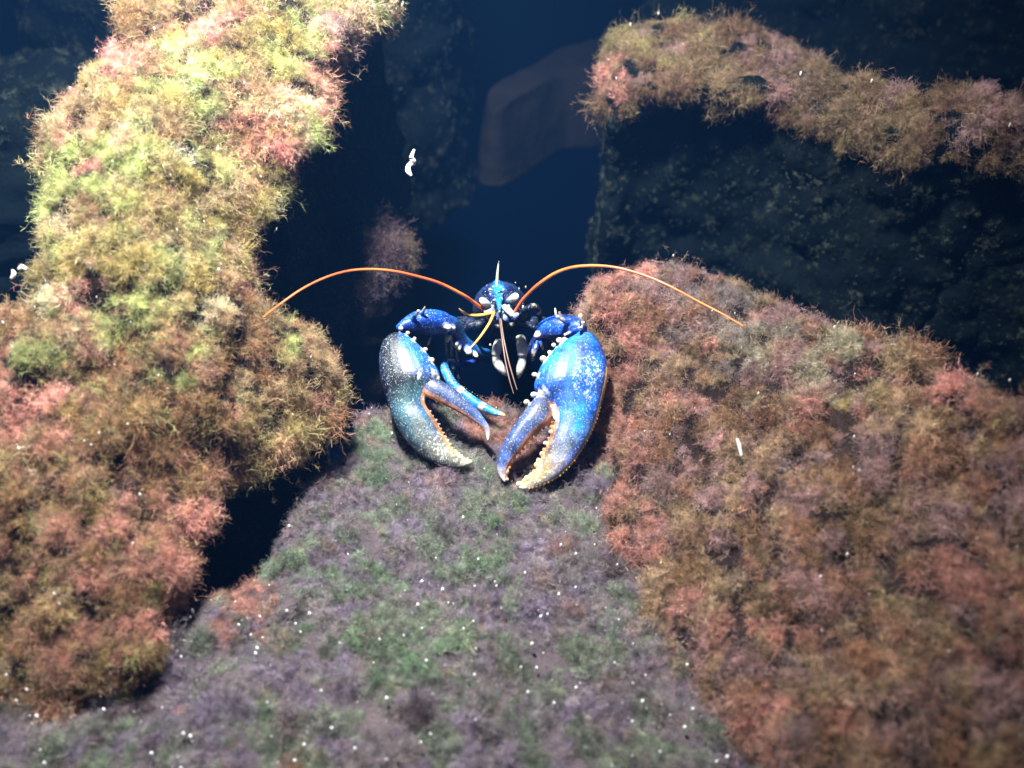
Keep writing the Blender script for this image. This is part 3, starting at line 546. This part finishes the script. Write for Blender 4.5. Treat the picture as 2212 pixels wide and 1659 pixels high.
def shell_material():
    m, nt, N, L, p = new_mat('lobster_shell')
    at = N.new('ShaderNodeAttribute'); at.attribute_name = 'shell_col'; fk = N.new('ShaderNodeAttribute'); fk.attribute_name = 'fleck'
    ge = N.new('ShaderNodeTexCoord')
    n1 = N.new('ShaderNodeTexNoise'); n1.inputs['Scale'].default_value = 60; n1.inputs['Detail'].default_value = 7; L.new(ge.outputs['Object'], n1.inputs['Vector'])
    r1 = N.new('ShaderNodeMapRange'); r1.inputs['From Min'].default_value = .3; r1.inputs['From Max'].default_value = .7; r1.inputs['To Min'].default_value = .35; r1.inputs['To Max'].default_value = 1.45; L.new(n1.outputs['Fac'], r1.inputs['Value'])
    mu = N.new('ShaderNodeMix'); mu.data_type = 'RGBA'; mu.blend_type = 'MULTIPLY'; mu.inputs[0].default_value = .8; L.new(at.outputs['Color'], mu.inputs[6]); L.new(r1.outputs['Result'], mu.inputs[7])
    # pale flecks and painted-in glints: voronoi spots, more of them where the shell is marked
    vo = N.new('ShaderNodeTexVoronoi'); vo.inputs['Scale'].default_value = 470; vo.inputs['Randomness'].default_value = 1
    nd = N.new('ShaderNodeTexNoise'); nd.inputs['Scale'].default_value = 260; nd.inputs['Detail'].default_value = 2; L.new(ge.outputs['Object'], nd.inputs['Vector'])
    vm = N.new('ShaderNodeVectorMath'); vm.operation = 'MULTIPLY_ADD'; vm.inputs[1].default_value = (.007, .007, .007); L.new(nd.outputs['Color'], vm.inputs[0]); L.new(ge.outputs['Object'], vm.inputs[2])
    sv = N.new('ShaderNodeMapping'); sv.inputs['Scale'].default_value = (1.25, .75, .75); L.new(vm.outputs[0], sv.inputs['Vector']); L.new(sv.outputs[0], vo.inputs['Vector'])
    n2 = N.new('ShaderNodeTexNoise'); n2.inputs['Scale'].default_value = 60; n2.inputs['Detail'].default_value = 3; L.new(ge.outputs['Object'], n2.inputs['Vector'])
    th = N.new('ShaderNodeMath'); th.operation = 'MULTIPLY'; L.new(n2.outputs['Fac'], th.inputs[0]); L.new(fk.outputs['Fac'], th.inputs[1])
    th2 = N.new('ShaderNodeMapRange'); th2.inputs['From Min'].default_value = .12; th2.inputs['From Max'].default_value = .55; th2.inputs['To Min'].default_value = 0; th2.inputs['To Max'].default_value = .66; L.new(th.outputs[0], th2.inputs['Value'])
    ls = N.new('ShaderNodeMath'); ls.operation = 'LESS_THAN'; L.new(vo.outputs['Distance'], ls.inputs[0]); L.new(th2.outputs['Result'], ls.inputs[1])
    sepc = N.new('ShaderNodeSeparateColor'); L.new(vo.outputs['Color'], sepc.inputs[0])
    fc = ramp(N, [(0, (.85, .75, .5)), (.5, (.75, .62, .35)), (1, (.55, .75, .95))]); L.new(sepc.outputs[0], fc.inputs['Fac'])
    gt = N.new('ShaderNodeMath'); gt.operation = 'GREATER_THAN'; gt.inputs[1].default_value = .45; L.new(sepc.outputs[1], gt.inputs[0])
    fa = N.new('ShaderNodeMath'); fa.operation = 'MULTIPLY'; L.new(ls.outputs[0], fa.inputs[0]); L.new(gt.outputs[0], fa.inputs[1])
    fa2 = N.new('ShaderNodeMath'); fa2.operation = 'MULTIPLY'; fa2.inputs[1].default_value = .62; L.new(fa.outputs[0], fa2.inputs[0])
    mx = N.new('ShaderNodeMix'); mx.data_type = 'RGBA'; L.new(fa2.outputs[0], mx.inputs[0]); L.new(mu.outputs[2], mx.inputs[6]); L.new(fc.outputs['Color'], mx.inputs[7])
    # dark cloudy blotches in the pigment
    n4 = N.new('ShaderNodeTexNoise'); n4.inputs['Scale'].default_value = 34; n4.inputs['Detail'].default_value = 8; n4.inputs['Roughness'].default_value = .7; L.new(ge.outputs['Object'], n4.inputs['Vector'])
    bl = ramp(N, [(.36, (.12, .15, .26)), (.50, (.60, .66, .80)), (.64, (1.15, 1.2, 1.1))]); L.new(n4.outputs['Fac'], bl.inputs['Fac'])
    m2 = N.new('ShaderNodeMix'); m2.data_type = 'RGBA'; m2.blend_type = 'MULTIPLY'; m2.inputs[0].default_value = .85; L.new(mx.outputs[2], m2.inputs[6]); L.new(bl.outputs['Color'], m2.inputs[7])
    n5 = N.new('ShaderNodeTexNoise'); n5.inputs['Scale'].default_value = 620; n5.inputs['Detail'].default_value = 2; L.new(sv.outputs[0], n5.inputs['Vector'])
    g5 = N.new('ShaderNodeMapRange'); g5.inputs['From Min'].default_value = .58; g5.inputs['From Max'].default_value = .70; g5.inputs['To Max'].default_value = .5; L.new(n5.outputs['Fac'], g5.inputs['Value'])
    m5 = N.new('ShaderNodeMix'); m5.data_type = 'RGBA'; m5.inputs[7].default_value = (.50, .62, .66, 1); L.new(g5.outputs['Result'], m5.inputs[0]); L.new(m2.outputs[2], m5.inputs[6])  # fine pale grain painted in as sparkle
    L.new(m5.outputs[2], p.inputs['Base Color'])
    rv = N.new('ShaderNodeMapRange'); rv.inputs['To Min'].default_value = .28; rv.inputs['To Max'].default_value = .6; L.new(n4.outputs['Fac'], rv.inputs['Value']); L.new(rv.outputs['Result'], p.inputs['Roughness'])
    n3 = N.new('ShaderNodeTexNoise'); n3.inputs['Scale'].default_value = 420; n3.inputs['Detail'].default_value = 3; L.new(ge.outputs['Object'], n3.inputs['Vector'])
    b = N.new('ShaderNodeBump'); b.inputs['Strength'].default_value = .35; b.inputs['Distance'].default_value = .0008; L.new(n3.outputs['Fac'], b.inputs['Height']); L.new(b.outputs['Normal'], p.inputs['Normal'])
    p.inputs['Roughness'].default_value = .38; p.inputs['Specular IOR Level'].default_value = .35; p.inputs['Coat Weight'].default_value = .12; p.inputs['Coat Roughness'].default_value = .22
    return m
lob = bpy.data.objects.new('lobster', None); col.objects.link(lob); lob.empty_display_size = .02; lob.location = (0, .22, FZ)
tag(lob, 'blue lobster with raised arms and two big pale-toothed claws resting on the flat rock', 'lobster')
def child(o):
    o.parent = lob; o.matrix_parent_inverse = lob.matrix_world.inverted(); o.location = (0, 0, 0); o.matrix_parent_inverse.identity(); o.location = -lob.location
    return o
bm_ = lobster_body(); bm_.materials.append(shell_material()); bm_.polygons.foreach_set('use_smooth', [True] * len(bm_.polygons))
body = bpy.data.objects.new('body', bm_); col.objects.link(body); child(body)

def tube(name, pts, radii, mat, sub=8, k=8):
    P = catmull(pts, sub); r = catmull(np.array(radii)[:, None], sub)[:, 0]; V = []; F = []; m = len(P)
    for i in range(m):
        t = P[min(i + 1, m - 1)] - P[max(i - 1, 0)]; t /= np.linalg.norm(t); s = np.cross(t, (0, .3, 1)); s /= np.linalg.norm(s); u = np.cross(s, t)
        rr = r[i] * (1 + .06 * (i % 2))
        for j in range(k): a = 2 * math.pi * j / k; V.append(P[i] + rr * (math.cos(a) * s + math.sin(a) * u))
    for i in range(m - 1):
        for j in range(k): F.append((i * k + j, i * k + (j + 1) % k, (i + 1) * k + (j + 1) % k, (i + 1) * k + j))
    F.append(tuple(range(k))[::-1]); F.append(tuple(range((m - 1) * k, m * k)))
    return link_mesh(name, V, F, mat)
M_ANT = plain('antenna_orange', (.52, .085, .03), .35, .5, .2, 18, (.74, .20, .045))
M_ANL = plain('antennule_yellow', (.85, .42, .07), .35, .5, .2, 60, (.9, .55, .15))
M_ANB = plain('antennule_brown', (.09, .05, .04), .4, .5, 0, 60, (.16, .09, .07))
M_SPK = plain('antennule_pale', (.55, .62, .45), .35, .6, .2, 80, (.75, .8, .65))
M_EYE = plain('eye_dark', (.004, .012, .06), .06, .8, 1.0)
def path(px, d0, d1): 
    n = len(px); return [at_d(x, y, d0 + (d1 - d0) * (i / (n - 1))) for i, (x, y) in enumerate(px)]
hd = float((head - CAM) @ FWD)
la = [(1044, 668), (1022, 652), (1000, 637), (950, 612), (900, 597), (850, 586), (800, 582), (750, 586), (700, 601), (650, 626), (600, 661), (568, 686)]
child(tube('antenna', path(la, hd - .03, hd - .19), np.linspace(.0021, .0010, len(la)), M_ANT))
ra = [(1108, 682), (1124, 655), (1142, 634), (1165, 613), (1200, 590), (1240, 577), (1290, 574), (1340, 580), (1400, 598), (1450, 620), (1510, 652), (1560, 678), (1608, 706)]
tip = at_z(1608, 706, .175); dt = float((tip - CAM) @ FWD)
child(tube('antenna', path(ra, hd - .03, dt), np.linspace(.0023, .0009, len(ra)), M_ANT))
def p2(l): return [c2(*q) for q in l]
child(tube('antennule', path(p2([(690, 730), (560, 762), (430, 770), (330, 745), (280, 712), (245, 680)]), hd - .035, hd - .045), [.0019, .0018, .0017, .0014, .0010, .0004], M_ANL))
child(tube('antennule', path(p2([(700, 735), (665, 820), (620, 905), (520, 1050), (400, 1190)]), hd - .035, hd - .075), [.0017, .0016, .0015, .0013, .0009], M_ANL))
child(tube('antennule', path([c1(905, 455), c1(918, 560), c1(940, 720), c1(968, 850), c1(996, 945)], hd - .035, hd - .09), [.0012, .0010, .0009, .0008, .0004], M_ANB))
child(tube('antennule', path([c1(912, 455), c1(930, 580), c1(962, 730), c1(990, 830), c1(1018, 920)], hd - .035, hd - .085), [.0012, .0010, .0009, .0008, .0004], M_ANB))
child(tube('antennule', path([c4(515, 470), c4(525, 300), c4(535, 150), c4(550, 0), c4(560, -60)], hd - .02, hd - .035), [.0017, .0018, .0014, .0008, .0003], M_SPK))
def eye(x, y, Y, r):
    bm = bmesh.new(); bmesh.ops.create_uvsphere(bm, u_segments=20, v_segments=12, radius=r)
    for v in bm.verts: v.co.z *= .92; v.co += Vector(f4(x, y, Y))
    me = bpy.data.meshes.new('eye'); bm.to_mesh(me); bm.free(); me.polygons.foreach_set('use_smooth', [True] * len(me.polygons)); me.materials.append(M_EYE)
    o = bpy.data.objects.new('eye', me); col.objects.link(o); child(o)
eye(285, 600, .160, .0044); eye(795, 540, .162, .0046)

# ================================================================== small bright things
M_BUB = plain('bubble_gleam', (.92, .94, .96), .08, 1.0, 1.0)  # bubbles made white, their glint put into the colour
M_STREAK = plain('glossy_white', (.95, .95, .93), .25, .8, .6)
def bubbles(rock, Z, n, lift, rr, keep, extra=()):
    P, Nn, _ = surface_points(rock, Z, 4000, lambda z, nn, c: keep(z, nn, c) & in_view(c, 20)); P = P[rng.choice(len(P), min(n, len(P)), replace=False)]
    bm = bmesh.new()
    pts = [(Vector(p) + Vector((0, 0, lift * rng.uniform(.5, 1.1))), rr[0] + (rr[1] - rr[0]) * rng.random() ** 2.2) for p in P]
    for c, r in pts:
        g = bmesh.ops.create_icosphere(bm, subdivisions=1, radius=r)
        for v in g['verts']: v.co.z *= 1.9; v.co.x *= .7; v.co.y *= .7; v.co += c  # each bubble stretched upright into the shape of a glint
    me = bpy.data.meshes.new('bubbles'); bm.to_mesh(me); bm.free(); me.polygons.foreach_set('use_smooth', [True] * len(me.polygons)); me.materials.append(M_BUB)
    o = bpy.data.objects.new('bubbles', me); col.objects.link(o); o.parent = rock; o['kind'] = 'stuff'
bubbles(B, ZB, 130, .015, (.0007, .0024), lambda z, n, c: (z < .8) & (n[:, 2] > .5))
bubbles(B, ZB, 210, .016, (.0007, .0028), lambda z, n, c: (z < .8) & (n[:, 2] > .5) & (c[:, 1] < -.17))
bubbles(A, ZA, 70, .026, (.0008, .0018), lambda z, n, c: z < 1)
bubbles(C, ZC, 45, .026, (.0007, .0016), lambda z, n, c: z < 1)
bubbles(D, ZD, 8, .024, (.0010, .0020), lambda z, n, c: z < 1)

def streak(pts, r, label):  # small glossy white tubes set clear of the rocks
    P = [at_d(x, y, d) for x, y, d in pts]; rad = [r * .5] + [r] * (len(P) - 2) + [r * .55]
    o = tube('white_streak', P, [q * random.uniform(.8, 1.25) for q in rad], M_STREAK, sub=5, k=8)
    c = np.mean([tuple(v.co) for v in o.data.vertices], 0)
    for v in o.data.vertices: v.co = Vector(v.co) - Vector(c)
    o.location = c; tag(o, label, 'streak', 'small white streaks')
streak([(895, 323, 1.12), (889, 340, 1.12), (893, 350, 1.125), (883, 358, 1.125), (882, 370, 1.12), (889, 380, 1.12)], .0028, 'bright white curled shred against dark water above the lobster')
streak([(27, 583, .90), (30, 592, .90), (24, 602, .90)], .0020, 'tiny upright white shred beside the outer edge of the sloping boulder')
streak([(40, 582, .89), (48, 577, .89), (57, 582, .89)], .0022, 'small arched white shred just above a tiny upright one')
streak([(1592, 948, .92), (1597, 962, .92), (1602, 986, .92)], .0019, 'slim white shred in front of the shaggy domed boulder')
